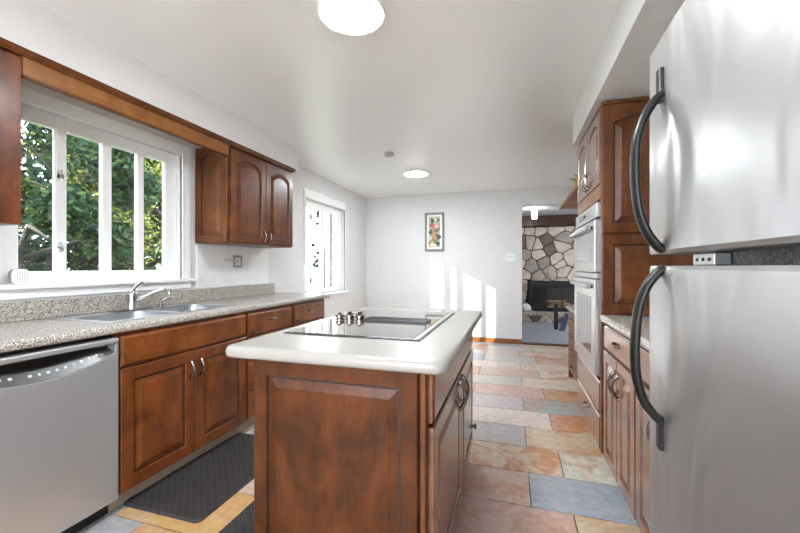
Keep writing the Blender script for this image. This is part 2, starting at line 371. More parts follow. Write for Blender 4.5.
# ---- window 1 (four lights over the sink)
def pane_window(name, y0, y1, z0, z1, panes, zp0, zp1, xg, casing, casing_top, sill=True):
    fx0, fx1 = xg-.020, xg+.008
    root = thing(name, None, None, (xg, (y0+y1)/2, z0), kind='structure')
    fm = MB()
    ys_ = [y0] + [q for p in panes for q in p] + [y1]
    for i in range(0, len(ys_), 2): fm.box(fx0, fx1, ys_[i], ys_[i+1], z0, z1)
    for (a, b) in panes: fm.box(fx0, fx1, a, b, z0, zp0); fm.box(fx0, fx1, a, b, zp1, z1)
    obj('window_frame', fm, 'white', root, bevel=.004)
    for (a, b) in panes:
        s = MB(); q = .004
        s.box(xg-.018, xg+.003, a, a+q, zp0, zp1); s.box(xg-.018, xg+.003, b-q, b, zp0, zp1); s.box(xg-.018, xg+.003, a+q, b-q, zp0, zp0+q); s.box(xg-.018, xg+.003, a+q, b-q, zp1-q, zp1)
        so = obj('sash', s, 'white', root, bevel=.002)
        gm = MB(); gm.box(xg-.012, xg-.008, a+.004, b-.004, zp0+.004, zp1-.004); obj('pane', gm, 'glass', so)
    cm = MB(); c = casing; X = WL
    for d, tt in ((0, .012), (.25, .019)):
        cm.box(X, X+tt, y0-c+d*c, y0, z0, z1+casing_top*(1-d)); cm.box(X, X+tt, y1, y1+c-d*c, z0, z1+casing_top*(1-d)); cm.box(X, X+tt, y0, y1, z1, z1+casing_top*(1-d))
    # moulding bead round the reveal
    cm.box(X, X+.026, y0-.012, y0, z0, z1+.012); cm.box(X, X+.026, y1, y1+.012, z0, z1+.012); cm.box(X, X+.026, y0, y1, z1, z1+.012)
    obj('casing', cm, 'white', root, bevel=.003)
    if sill:
        sm = MB(); sm.box(fx1, X+.05, y0-c-.02, y1+c+.03, z0-.022, z0); sm.box(X, X+.016, y0-c, y1+c, z0-.075, z0-.022)
        obj('window_sill', sm, 'white', root, bevel=.004)
    return root
w1 = pane_window('window_1', 1.20, 2.27, 1.115, 2.075, [(1.300, 1.472), (1.524, 1.724), (1.781, 1.956), (2.003, 2.172)], 1.18, 2.0, -2.515, .09, .08)
for (yy, zz, nm) in ((1.492, 1.31, 'sash_lock'), (1.492, 1.73, 'sash_lock')):
    m1 = MB(); m1.lathe([(.0, 0), (.016, 0), (.018, .006), (.012, .014), (0, .014)], (-2.507, yy, zz), 16, 'x'); m1.tube([(-2.496, yy, zz), (-2.492, yy-.004, zz+.02), (-2.487, yy-.012, zz+.036)], .005, 8)
    obj(nm, m1, 'chrome', w1, smooth=True)
# ---- window 2 (dining side)
w2 = pane_window('window_2', 4.08, 5.20, .84, 2.07, [(4.102, 4.277), (4.344, 4.584), (4.679, 4.769), (4.858, 5.075)], .90, 1.99, -2.53, .04, .11)
m1 = MB()
for z in (1.0, 1.83): m1.box(-2.522, -2.505, 4.305, 4.325, z, z+.06)
obj('sash_lock', m1, 'pewter', w2)
# ---- unseen wide opening added behind the viewer for fill light (fill_window) and living-room window (window_4)
root = thing('fill_window', None, None, (-.7, WREAR, 0), kind='structure')
fm = MB()
for a, b in ((-2.1, -2.03), (-.65, -.60), (.78, .85)): fm.box(a, b, WREAR-.12, WREAR-.05, .80, 2.28)
fm.box(-2.03, .78, WREAR-.12, WREAR-.05, 2.21, 2.28); fm.box(-2.03, .78, WREAR-.12, WREAR-.05, .80, .87)
obj('window_frame', fm, 'white', root, bevel=.004)
gm = MB(); gm.box(-2.03, -.65, WREAR-.09, WREAR-.085, .87, 2.21); obj('pane', gm, 'glass', root)
gm = MB(); gm.box(-.60, .78, WREAR-.09, WREAR-.085, .87, 2.21); obj('pane', gm, 'glass', root)
root = thing('window_4', None, None, (3.25, 7.55, .8), kind='structure')
fm = MB(); fm.box(3.22, 3.30, 6.9, 6.95, .8, 2.0); fm.box(3.22, 3.30, 8.15, 8.2, .8, 2.0); fm.box(3.22, 3.30, 6.95, 8.15, .8, .85); fm.box(3.22, 3.30, 6.95, 8.15, 1.95, 2.0); obj('window_frame', fm, 'white', root)
gm = MB(); gm.box(3.255, 3.26, 6.95, 8.15, .85, 1.95); obj('pane', gm, 'glass', root)

# ---- stone chimney wall
def clip(poly, px, py, nx, ny):
    out = []
    for i in range(len(poly)):
        a, b = poly[i], poly[(i+1) % len(poly)]
        da = (a[0]-px)*nx+(a[1]-py)*ny; db = (b[0]-px)*nx+(b[1]-py)*ny
        if da <= 0: out.append(a)
        if da*db < 0:
            t = da/(da-db); out.append((a[0]+(b[0]-a[0])*t, a[1]+(b[1]-a[1])*t))
    return out
def stones(x0, x1, z0, z1, yf, holes, sx, sz, seed, mb, depth=.07, sgn=-1, cols=None):
    rnd = random.Random(seed); pts = []; z = z0; r = 0
    while z < z1+sz:
        x = x0 + (r % 2)*sx*.5 - sx*.3
        while x < x1+sx:
            pts.append((x+rnd.uniform(-.44, .44)*sx, z+rnd.uniform(-.42, .42)*sz)); x += sx*rnd.uniform(.8, 1.25)
        z += sz; r += 1
    for p in pts:
        poly = [(x0, z0), (x1, z0), (x1, z1), (x0, z1)]
        for q in pts:
            if q is p: continue
            mxx, mz = (p[0]+q[0])/2, (p[1]+q[1])/2; nx, ny = q[0]-p[0], q[1]-p[1]; L = math.hypot(nx, ny)
            if L > sx*4: continue
            poly = clip(poly, mxx-nx/L*.007, mz-ny/L*.007, nx/L, ny/L)
            if len(poly) < 3: break
        for (ha, hb, hc, hd) in holes:
            if len(poly) >= 3:
                cx = sum(a for a, b in poly)/len(poly); cz = sum(b for a, b in poly)/len(poly)
                ds = sorted([(cx-ha, 'l'), (hb-cx, 'r'), (hd-cz, 't'), (cz-hc, 'b')])
                if ds[0][0] > 0:      # centre inside the hole
                    if ds[0][0] > .10: poly = []; continue
                # clip against the nearest side
                gap = {'l': ha-cx, 'r': cx-hb, 't': cz-hd, 'b': hc-cz}; k = max(gap, key=gap.get)
                if gap[k] > -.1:
                    poly = clip(poly, {'l': ha-.01, 'r': hb+.01}.get(k, cx), {'t': hd+.01, 'b': hc-.01}.get(k, cz), {'l': 1, 'r': -1}.get(k, 0), {'t': -1, 'b': 1}.get(k, 0))
        if len(poly) < 3: continue
        ar = abs(sum(poly[i][0]*poly[(i+1) % len(poly)][1]-poly[(i+1) % len(poly)][0]*poly[i][1] for i in range(len(poly))))/2
        if ar < .0015: continue
        cx = sum(a for a, b in poly)/len(poly); cz = sum(b for a, b in poly)/len(poly)
        # chamfered corners
        pp = []
        for i in range(len(poly)):
            a, b, c = poly[i-1], poly[i], poly[(i+1) % len(poly)]
            pp.append((b[0]+(a[0]-b[0])*.1, b[1]+(a[1]-b[1])*.1)); pp.append((b[0]+(c[0]-b[0])*.1, b[1]+(c[1]-b[1])*.1))
        base = rnd.choice(cols or [(.62, .53, .42), (.70, .61, .49), (.50, .42, .34), (.66, .57, .47), (.42, .36, .30), (.76, .66, .54), (.20, .15, .12)])
        d = depth*rnd.uniform(.6, 1.1)
        def ring(s, y): return [(cx+(a-cx)*s, y, cz+(b-cz)*s) for a, b in pp]
        mb.rings([ring(1, yf), ring(1, yf-d*.55), ring(.985, yf-d*.9), ring(.94, yf-d)], col=base)
FB = (.33, 1.75, .22, .88)
mb = MB(); mb.box(-1.2, 3.2, 8.95, 9.1, 0, LZ); struct('wall_living_back', mb, 'mortar')
ch = thing('stone_fireplace', 'grey and tan field stone fireplace wall seen through the doorway', 'fireplace', (1.1, 8.9, 0))
mb = MB(); stones(-.35, 2.5, .23, 2.09, 8.93, [FB], .32, .20, 11, mb); obj('stone_face', mb, 'stone', ch, smooth=True)
mb = MB(); mb.box(-.38, 2.55, 8.93, 8.948, 0, 2.095); obj('mortar_bed', mb, 'mortar', ch)
mb = MB(); mb.box(-.3, 2.5, 8.56, 8.88, .006, .155); obj('hearth_core', mb, 'mortar', ch)
mb = MB(); stones(-.3, 2.5, .01, .155, 8.56, [], .30, .13, 5, mb, .05); obj('hearth_front', mb, 'stone', ch, smooth=True)
mb = MB(); rnd = random.Random(3); x = -.33
while x < 2.5:
    L = rnd.uniform(.3, .5); mb.box(x+.006, x+L-.006, 8.49+rnd.uniform(-.015, .015), 8.88, .158, .222, rnd.choice([(.5, .45, .38), (.42, .37, .31), (.58, .52, .44)])); x += L
obj('hearth_slab', mb, 'stone', ch, bevel=.012)
mb = MB(); mb.box(-1.2, 3.2, 8.72, 8.949, 2.10, LZ-.002); obj('wood_beam', mb, 'beam', None, bevel=.01, label='dark brown wooden beam above the stone fireplace', cat='beam')
fi = thing('fireplace_insert', 'black metal fireplace insert with glass doors in the stone wall', 'fireplace insert', (1.04, 8.80, .223))
mb = MB(); a, b, c, d = .375, 1.70, .224, .86
mb.box(a, a+.05, 8.78, 8.86, c, d); mb.box(b-.05, b, 8.78, 8.86, c, d); mb.box(a+.05, b-.05, 8.78, 8.86, d-.09, d); mb.box(a+.05, b-.05, 8.78, 8.86, c, c+.04); mb.box(a+.05, b-.05, 8.855, 8.86, c+.04, d-.09)
obj('frame', mb, 'black_metal', fi, bevel=.004)
mb = MB()
for i in range(22):
    x = a+.03+i*(b-a-.06)/21; mb.tube([(x, 8.775, d-.02), (x+.015, 8.765, d+.012), (x+.03, 8.775, d-.02)], .006, 6)
obj('scroll_rail', mb, 'pewter', fi)
for i in range(4):
    x0 = a+.055+i*(b-a-.11)/4; x1 = x0+(b-a-.11)/4-.006
    m1 = MB(); m1.box(x0, x0+.014, 8.765, 8.785, c+.045, d-.095); m1.box(x1-.014, x1, 8.765, 8.785, c+.045, d-.095); m1.box(x0+.014, x1-.014, 8.765, 8.785, c+.045, c+.06); m1.box(x0+.014, x1-.014, 8.765, 8.785, d-.11, d-.095)
    do = obj('door', m1, 'black_metal', fi); m2 = MB(); m2.box(x0+.012, x1-.012, 8.773, 8.777, c+.055, d-.105); obj('pane', m2, 'glass', do)
mb = MB()
for (x0, z, L) in ((.72, .32, .45), (.80, .38, .4), (.70, .44, .42)):
    mb.tube([(x0, 8.82, z), (x0+L, 8.82, z+.01)], [.022, .026], 10)
obj('log_stack', mb, 'tan', fi, smooth=True)
mb = MB(); mb.lathe([(0, 0), (.07, 0), (.11, .03), (.12, .08), (.10, .13), (.05, .17), (0, .175)], (.27, 8.64, .224), 14)
for q in range(7): mb.lathe([(0, -.035), (.03, -.02), (.035, .0), (.03, .02), (0, .035)], (.27+.09*math.cos(q), 8.60+.05*math.sin(q*2), .28+.025*(q % 3)), 8)
obj('hearth_ornament', mb, 'white_plastic', None, smooth=True, label='lumpy white ornament on the hearth at the left of the firebox', cat='ornament')
st = thing('foot_stand', 'small dark stand with upright block and slanted foot on the blue grey carpet', 'stand', (.80, 7.6, .005))
mb = MB(); mb.box(.76, .83, 7.65, 7.72, .006, .50); obj('upright', mb, 'black_plastic', st, bevel=.01)
mb = MB(); mb.prism([(.83, .006), (.93, .006), (1.02, .34), (.94, .34)], 'y', 7.50, 7.58); mb.box(.831, .97, 7.57, 7.66, .18, .22); obj('slanted_foot', mb, 'bluegrey', st, bevel=.008)
lr = thing('ceiling_light', 'small white cylinder ceiling light in the room with the fireplace', 'ceiling light', (.40, 7.6, LZ))
mb = MB(); mb.lathe([(0, LZ-.001), (.05, LZ-.001), (.05, LZ-.03), (0, LZ-.03)], (.40, 7.6, 0), 20); obj('base', mb, 'white_plastic', lr, smooth=True)
mb = MB(); mb.lathe([(0, LZ-.031), (.045, LZ-.031), (.045, LZ-.19), (.04, LZ-.20), (0, LZ-.20)], (.40, 7.6, 0), 20); obj('diffuser', mb, 'lamp_small', lr, smooth=True)

# ---------------------------------------------------------------- outdoors
mb = MB(); mb.box(-40, WL-.17, -30, 30, -.35, -.3); struct('ground', mb, 'grass')
mb = MB(); mb.box(-8, 6, -12, WREAR-.16, -.299, -.05); struct('ground_bounce', mb, 'bounce')  # unseen pale slab, added to bounce sunlight up to the ceiling
def tube_tree(mb, rnd, base, h, lean, r0, nb):
    pts = [Vector(base)+Vector((lean[0]*q, lean[1]*q, h*q))+Vector((rnd.uniform(-.08, .08), rnd.uniform(-.08, .08), 0))*(q > 0) for q in [k/6 for k in range(7)]]
    mb.tube(pts, [r0*(1-.8*k/6) for k in range(7)], 8)
    for _ in range(nb):
        q = rnd.uniform(.2, .95); p = pts[int(q*6)]; a = rnd.uniform(0, 2*PI); L = h*rnd.uniform(.2, .42)
        e = [p, p+Vector((math.cos(a)*L*.5, math.sin(a)*L*.5, L*.22)), p+Vector((math.cos(a)*L, math.sin(a)*L, L*.35*rnd.uniform(.3, 1.6)))]
        mb.tube(e, [r0*.35, r0*.22, r0*.08], 6)
def tree(label, base, h, rad, n, cols, seed, leaf=.07, zmin=.1, tr=None, group=None, name='leafy_tree', flat=1.0):
    rnd = random.Random(seed); root = thing(name, label, 'tree', base, group)
    m1 = MB(); tube_tree(m1, rnd, base, h*.92, (rnd.uniform(-.3, .3), rnd.uniform(-.3, .3)), tr or .06+.012*h, 16 if not tr else 3); obj('trunk', m1, 'bark', root, smooth='all')
    blobs = []
    for _ in range(26):
        a = rnd.uniform(0, 2*PI); q = math.sqrt(rnd.random()); z = rnd.uniform(zmin, 1)
        rr = rad*(1-.55*max(0, z-.55)/.45)
        blobs.append((base[0]+math.cos(a)*q*rr, base[1]+math.sin(a)*q*rr*flat, base[2]+h*z, rad*rnd.uniform(.22, .42)))
    m2 = MB(); V = m2.v; F = m2.f; C = m2.c
    for i in range(n):
        b = blobs[rnd.randrange(len(blobs))]; d = Vector((rnd.gauss(0, 1), rnd.gauss(0, 1), rnd.gauss(0, .8))); d.normalize(); d *= b[3]*rnd.random()**.4
        c = Vector(b[:3])+d; u = Vector((rnd.gauss(0, 1), rnd.gauss(0, 1), rnd.gauss(0, .6))).normalized(); v = u.cross(Vector((rnd.gauss(0, 1), rnd.gauss(0, 1), rnd.gauss(0, 1)))).normalized()
        s = leaf*rnd.uniform(.6, 1.4); k = len(V); V += [tuple(c-u*s), tuple(c+v*s*.45), tuple(c+u*s), tuple(c-v*s*.45)]; F.append([k, k+1, k+2, k+3])
        cc = rnd.choice(cols); f = rnd.uniform(.7, 1.3); C.append(tuple(x*f for x in cc))
    obj('foliage', m2, 'leaf', root)
DG = [(.008, .022, .012), (.014, .038, .018), (.012, .032, .022)]; YG = [(.22, .26, .05), (.36, .36, .09), (.05, .08, .02), (.012, .025, .010)]; MG = [(.02, .05, .02), (.035, .075, .03), (.055, .09, .025)]  # YG paints sunlight into the leaf colours as yellow-green
G = 'trees outside the sink window'
tree('dark green leafy tree filling the leftmost window light', (-6.6, 3.3, -.3), 5.2, 1.5, 34000, DG+MG+MG, 1, .055, .02)
tree('tree with dark arching branches behind the second window light', (-7.6, 4.7, -.3), 5.6, 1.6, 14000, DG+MG+[YG[0]], 2, .05, .05)
tree('yellow green sunlit tree behind the third window light', (-7.0, 5.3, -.3), 4.4, 1.3, 15000, YG+YG[:2]+MG, 3, .045, .02)
tree('bright yellow green tree behind the rightmost window light', (-6.2, 5.6, -.3), 4.0, 1.2, 14000, YG+YG[:2]+[MG[2]], 4, .042, .02)
tree('tall dark tree far behind the sunlit ones', (-11.5, 7.2, -.3), 7.0, 2.6, 9000, DG+MG, 5, .13, .02)
tree('wide dark tree at the back on the left', (-12.0, 4.6, -.3), 7.4, 2.6, 9000, DG+[MG[0]], 6, .13, .02)
tree('dense tree on the lawn shading the sink window', (-6.6, -1.6, -.3), 6.0, 1.7, 16000, DG+MG, 8, .17, .1)
tree('broad tree on the lawn behind the shading tree', (-4.6, -.6, -.3), 4.2, 1.15, 11000, MG+DG, 9, .16, .2)
tree('slim green shrub outside the dining window', (-4.25, 7.62, -.3), 2.9, .16, 900, MG+DG, 14, .04, .0, .02)
m1 = MB(); m1.tube([(-4.62, 8.75, -.3), (-4.60, 8.74, 1.2), (-4.58, 8.76, 3.2)], [.12, .11, .10], 10); obj('tree_trunk', m1, 'bark', None, smooth=True, label='brown tree trunk outside the dining window', cat='tree trunk')

# ---------------------------------------------------------------- lamps on the ceiling
def ceiling_lamp(label, x, y):
    r = thing('ceiling_light', label, 'ceiling light', (x, y, CE), 'round flush ceiling lights')
    mb = MB(); mb.lathe([(0, CE-.001), (.158, CE-.001), (.160, CE-.02), (.156, CE-.026), (.148, CE-.026), (.148, CE-.015), (0, CE-.015)], (x, y, 0), 48); obj('rim', mb, 'white_plastic', r, smooth=True)
    mb = MB(); mb.lathe([(0, CE-.016), (.146, CE-.016), (.146, CE-.026), (.13, CE-.031), (0, CE-.034)], (x, y, 0), 48); obj('diffuser', mb, 'lamp', r, smooth=True)
ceiling_lamp('round white flush ceiling light nearest, above the island', -.725, 1.61)
ceiling_lamp('unseen round fill light added to the ceiling behind the viewer', -.7, -1.0)  # unseen lamp, added for extra light in the room
ceiling_lamp('round white flush ceiling light further off, near the back wall', -1.19, 4.64)
sm = thing('smoke_detector', 'small round grey smoke detector on the ceiling', 'smoke detector', (-1.26, 3.77, CE))
mb = MB(); mb.lathe([(0, CE-.001), (.052, CE-.001), (.052, CE-.018), (.046, CE-.03), (.03, CE-.036), (0, CE-.036)], (-1.26, 3.77, 0), 28); obj('body', mb, 'smoke_grey', sm, smooth=True)
mb = MB(); mb.lathe([(0, CE-.0365), (.014, CE-.0365), (.012, CE-.041), (0, CE-.041)], (-1.26, 3.77, 0), 14); obj('sensor', mb, 'white_plastic', sm, smooth=True)

# ---------------------------------------------------------------- left run
FX = -1.85     # carcass front plane; doors stand .02 proud
TL = fr('+x', FX)
def carcass(root, x0, x1, y0, y1, z0, z1, mat='cherry', toe=None, name='body'):
    mb = MB(); mb.box(x0, x1, y0, y1, z0, z1); o = obj(name, mb, mat, root, bevel=.002)
    if toe: m2 = MB(); m2.box(*toe); obj('toe_kick', m2, 'stone_toe', root)
    return o
M['stone_toe'] = plain('tile faced toe kick', (.42, .34, .26), .6, 0, .2, 40)
def toe_l(y0, y1): return (WL+.02, -1.905, y0, y1, 0, .098)
# dishwasher
dw = thing('dishwasher', 'stainless steel dishwasher under the speckled counter at the left edge', 'dishwasher', (-2.1, 1.035, 0))
D0, D1 = .738, 1.334
mb = MB(); mb.box(WL+.03, -1.885, D0+.002, D1-.002, .10, .878); obj('tub', mb, 'black_plastic', dw)
mb = MB(); mb.box(WL+.03, -1.90, D0+.004, D1-.004, 0, .098); obj('toe_kick', mb, 'black_plastic', dw)
arc = lambda y: .742+.062*((y-1.035)/.30)**2
NA = 20; yy = [D0+.014+(D1-D0-.028)*k/NA for k in range(NA+1)]
mb = MB(); poly = [(D0+.004, .085), (D1-.004, .085), (D1-.004, arc(D1-.02)), ] + [(y, arc(y)) for y in reversed(yy)] + [(D0+.004, arc(D0+.02))]
mb.prism(poly, 'x', -1.884, -1.826); mb.box(-1.884, -1.826, D0+.004, D0+.02, arc(D0+.02)+.0005, .84); mb.box(-1.884, -1.826, D1-.02, D1-.004, arc(D1-.02)+.0005, .84)
obj('door', mb, 'dw_steel', dw, bevel=.003)
mb = MB(); mb.box(-1.884, -1.822, D0+.004, D1-.004, .841, .866); obj('top_bar', mb, 'dw_steel', dw, bevel=.006)
mb = MB(); R = []
for y in [D0+.021+(D1-D0-.042)*k/NA for k in range(NA+1)]:
    z = arc(y); R.append([(-1.832, y, z+.001), (-1.882, y, z+.001), (-1.882, y, min(z+.052, .82)), (-1.866, y, min(z+.046, .815))])
mb.rings(R); cp = obj('control_panel', mb, 'panel_dark', dw)
mb = MB()
for k in range(16):
    y = .78+k*.031; z = arc(y)
    if k == 6: continue
    s = .006 if k % 2 else .004
    P0 = Vector((-1.8335, y, z+.006)); P1 = Vector((-1.8665, y, min(z+.046, .815))); d = P1-P0; n = Vector((.9, 0, .6)).normalized()*.0008
    mb = MB(); a = P0+d*.42+n; b = P0+d*.62+n
    mb.add([a-Vector((0, s, 0)), a+Vector((0, s, 0)), b+Vector((0, s, 0)), b-Vector((0, s, 0))], [(0, 1, 2, 3)])
    if False: a = P0+d*.78+n; b = P0+d*.86+n; mb.add([a-Vector((0, .010, 0)), a+Vector((0, .010, 0)), b+Vector((0, .010, 0)), b-Vector((0, .010, 0))], [(0, 1, 2, 3)])
    obj('button_print', mb, 'icon', cp)
# sink base
sb = thing('base_cabinet', 'cherry sink base cabinet with two raised panel doors right of the dishwasher', 'cabinet', (-2.15, 1.79, 0))
carcass(sb, WL+.02, FX, 1.340, 2.246, .10, .72, toe=toe_l(1.340, 2.246))
mb = MB(); mb.box(FX-.06, FX, 1.340, 2.246, .721, .884); obj('top_rail', mb, 'cherry', sb)
obj('false_drawer', slab_front(TL, 1.346, 2.238, .716, .866), 'cherry_h', sb)
for (a, b, hy) in ((1.346, 1.788, 1.755), (1.794, 2.238, 1.828)):
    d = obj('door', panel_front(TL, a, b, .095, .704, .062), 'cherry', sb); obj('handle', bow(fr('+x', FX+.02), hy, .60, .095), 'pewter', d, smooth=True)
def drawer_base(label, y0, y1):
    r = thing('base_cabinet', label, 'cabinet', (-2.15, (y0+y1)/2, 0))
    carcass(r, WL+.02, FX, y0, y1, .10, .884, toe=toe_l(y0, y1))
    tops = [(.700, .866), (.52, .690), (.31, .510), (.095, .300)]
    for i, (a, b) in enumerate(tops):
        d = obj('drawer', slab_front(TL, y0+.02, y1-.012, a, b), 'cherry_h', r)
        obj('handle', bow(fr('+x', FX+.02), (y0+y1)/2+.01, (a+b)/2+.012, .09, False, .022), 'pewter', d, smooth=True)
        if i < 2: obj('latch_knob', knob(fr('+x', FX+.02), y0+.045, a+.028 if i == 0 else b-.018, .011), 'black_metal', d, smooth=True)
    return r
drawer_base('cherry drawer base cabinet next to the sink cabinet', 2.248, 2.836)
drawer_base('cherry drawer base cabinet at the far end of the left run', 2.838, 3.42)
r = thing('base_cabinet', 'cherry base cabinet left of the dishwasher', 'cabinet', (-2.15, .45, 0)); carcass(r, WL+.02, FX, .15, .732, .10, .884, toe=toe_l(.15, .732))
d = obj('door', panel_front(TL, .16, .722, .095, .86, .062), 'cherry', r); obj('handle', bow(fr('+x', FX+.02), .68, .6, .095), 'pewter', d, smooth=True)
# counter with sink cut-out
ct = thing('countertop', 'speckled beige grey countertop with backsplash along the left wall', 'countertop', (-2.15, 1.8, .885))
SX0, SX1, SY0, SY1 = -2.365, -1.945, 1.375, 2.225
mb = MB(); z0, z1 = .886, .9265; CF = -1.82; CB = WL+.002; ye = 3.50
def edge_run(mb, y0, y1):   # front strip with rolled edge
    prof = [(SX1, z0), (CF-.012, z0), (CF-.003, z0+.006), (CF, z0+.018), (CF-.002, z1-.012), (CF-.012, z1-.002), (CF-.028, z1), (SX1, z1)]
    mb.prism([(x, z) for x, z in prof], 'y', y0, y1)
edge_run(mb, .12, ye)
mb.box(CB, SX0, .12, ye, z0, z1); mb.box(SX0, SX1, .12, SY0, z0, z1); mb.box(SX0, SX1, SY1, ye, z0, z1)
obj('slab', mb, 'granite', ct)
mb = MB(); mb.box(CB, CB+.02, .12, 3.44, z1, 1.028); obj('backsplash', mb, 'granite', ct, bevel=.004)
sk = thing('kitchen_sink', 'double bowl stainless steel sink set in the speckled counter', 'sink', (-2.15, 1.8, .9265))
mb = MB(); zt = .9285
def bowl(mb, x0, x1, y0, y1, dep, r=.06):
    def rr(i, z, rad):
        out = []; a0, a1, b0, b1 = x0+i, x1-i, y0+i, y1-i
        for (cx, cy, st) in ((a1-rad, b1-rad, 0), (a0+rad, b1-rad, 1), (a0+rad, b0+rad, 2), (a1-rad, b0+rad, 3)):
            for k in range(6): q = (st+k/5)*PI/2; out.append((cx+rad*math.cos(q), cy+rad*math.sin(q), z))
        return out
    mb.rings([rr(-.006, zt+.001, r+.006), rr(0, zt-.004, r), rr(.008, zt-dep*.8, r*.9), rr(.03, zt-dep, r*.7), rr(.12, zt-dep-.004, r*.3)], caps=False)
    rg = rr(.12, zt-dep-.004, r*.3); mb.add(rg, [tuple(range(len(rg)))])
b1 = (SX0+.075, SX1-.022, SY0+.022, 1.78); b2 = (SX0+.075, SX1-.022, 1.815, SY1-.022)
L0, L1 = SX0-.008, SX1+.010
for (a, b, c, d) in ((L0, b1[0], SY0-.01, SY1+.01), (b1[1], L1, SY0-.01, SY1+.01), (b1[0], b1[1], SY0-.01, b1[2]), (b1[0], b1[1], b1[3], b2[2]), (b1[0], b1[1], b2[3], SY1+.01)):
    mb.box(a, b, c, d, .9268, zt+.001)
obj('rim', mb, 'sink_steel', sk, bevel=.0008)
for b in (b1, b2):
    m1 = MB(); bowl(m1, *b, .16); o = obj('bowl', m1, 'sink_steel', sk, smooth=True)
    m2 = MB(); cx, cy = (b[0]+b[1])/2, (b[2]+b[3])/2; m2.lathe([(0, zt-.163), (.042, zt-.163), (.042, zt-.158), (.03, zt-.159), (0, zt-.160)], (cx, cy, 0), 20); obj('drain', m2, 'chrome', o, smooth=True)
fa = thing('faucet', 'chrome single lever kitchen faucet behind the sink', 'faucet', (-2.33, 1.80, .9305)); fx, fy = -2.33, 1.785
mb = MB(); mb.box(fx-.026, fx+.026, fy-.125, fy+.125, .9305, .938); obj('deck_plate', mb, 'pewter', fa, bevel=.006)
mb = MB(); mb.lathe([(0, .938), (.028, .938), (.026, .96), (.024, 1.015), (.026, 1.03), (.022, 1.05), (.010, 1.062), (0, 1.063)], (fx, fy, 0), 24); obj('body', mb, 'chrome', fa, smooth=True)
mb = MB(); mb.tube([(fx, fy, 1.05), (fx+.005, fy+.012, 1.075), (fx+.012, fy+.035, 1.100), (fx+.02, fy+.055, 1.108)], [.011, .009, .008, .010], 10); obj('lever', mb, 'chrome', fa, smooth=True)
mb = MB(); mb.tube([(fx, fy, .985), (fx+.04, fy+.05, 1.012), (fx+.08, fy+.10, 1.043), (fx+.11, fy+.145, 1.058), (fx+.12, fy+.16, 1.052), (fx+.122, fy+.162, 1.03)], [.012, .011, .010, .011, .012, .013], 12); obj('spout', mb, 'chrome', fa, smooth=True)
sp = thing('sink_sprayer', 'small dark side sprayer right of the faucet', 'sprayer', (-2.33, 1.985, .93))
mb = MB(); mb.lathe([(0, .9305), (.018, .9305), (.016, .945), (.011, .955), (0, .955)], (-2.33, 1.985, 0), 16); obj('collar', mb, 'pewter', sp, smooth=True)
mb = MB(); mb.tube([(-2.33, 1.985, .95), (-2.325, 1.99, .975), (-2.30, 2.01, .99), (-2.28, 2.03, .992)], [.008, .008, .009, .006], 10); obj('spray_head', mb, 'pewter', sp, smooth=True)
# upper cabinets left
UX = -2.145; TU = fr('+x', UX)
uc = thing('wall_cabinet', 'cherry wall cabinet with two arched doors right of the sink window', 'cabinet', (-2.3, 2.85, 1.39))
carcass(uc, WL+.008, UX, 2.410, 3.29, 1.40, 2.165)
T2 = fr('-y', 2.410); obj('side_panel', panel_front(T2, WL+.012, -2.145, 1.402, 2.16, .05, .012, .04), 'cherry_dark', uc)
for (a, b, hy) in ((2.43, 2.858, 2.825), (2.866, 3.285, 2.90)):
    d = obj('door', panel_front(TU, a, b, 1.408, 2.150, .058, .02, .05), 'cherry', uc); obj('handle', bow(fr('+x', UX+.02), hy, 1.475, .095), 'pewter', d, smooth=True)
lc = thing('wall_cabinet', 'cherry wall cabinet cut by the left edge of the picture', 'cabinet', (-2.3, .75, 1.40))
carcass(lc, WL+.005, UX, .40, 1.122, 1.40, 2.165, 'cherry_dark')
d = obj('door', panel_front(TU, .41, 1.040, 1.408, 2.150, .058, .02, .05), 'cherry', lc)
mb = MB(); mb.box(UX, UX+.006, 1.044, 1.122, 1.402, 2.15); obj('stile', mb, 'cherry', lc, bevel=.002)
vl = thing('valance', 'honey brown wooden valance with dark crown strip above the sink window', 'valance', (-2.13, 1.76, 2.07))
mb = MB(); mb.box(-2.150, -2.130, 1.124, 2.402, 2.085, 2.165); obj('board', mb, 'honey', vl)
mb = MB(); mb.box(-2.152, -2.125, 1.124, 2.402, 2.070, 2.0845); obj('lower_bead', mb, 'cherry_dark', vl, bevel=.003)
mb = MB(); prof = [(-2.16, 2.166), (-2.122, 2.166), (-2.118, 2.172), (-2.110, 2.178), (-2.106, 2.186), (-2.100, 2.194), (-2.16, 2.194)]
mb.prism(prof, 'y', .40, 3.305); vl['category'] = 'valance'; obj('crown_moulding', mb, 'cherry_dark', vl)
# outlet with plug, and small white device on the window frame
ol = thing('wall_outlet', 'white wall outlet with a grey plug under the left wall cabinet', 'outlet', (WL+.008, 2.88, 1.2))
mb = MB(); mb.box(WL+.008, WL+.014, 2.83, 2.95, 1.20, 1.315); pl = obj('cover_plate', mb, 'silver_frame', ol, bevel=.002)
for y in (2.858, 2.895):
    mb = MB(); mb.box(WL+.014, WL+.017, y, y+.026, 1.222, 1.294); obj('socket', mb, 'white_plastic', pl, bevel=.001)
mb = MB(); mb.box(WL+.017, WL+.04, 2.80, 2.86, 1.255, 1.275); mb.tube([(WL+.04, 2.80, 1.265), (WL+.045, 2.75, 1.268), (WL+.03, 2.70, 1.27)], .005, 8); obj('plug', mb, 'steel', ol)
dv = thing('wireless_speaker', 'small rounded white perforated device at the left end of the sink window sill', 'device', (-2.42, 1.27, 1.116))
mb = MB(); pts = []
for k in range(24):
    q = 2*PI*k/24; pts.append((1.275+.034*math.copysign(abs(math.cos(q))**.6, math.cos(q)), 1.157+.040*math.copysign(abs(math.sin(q))**.6, math.sin(q))))
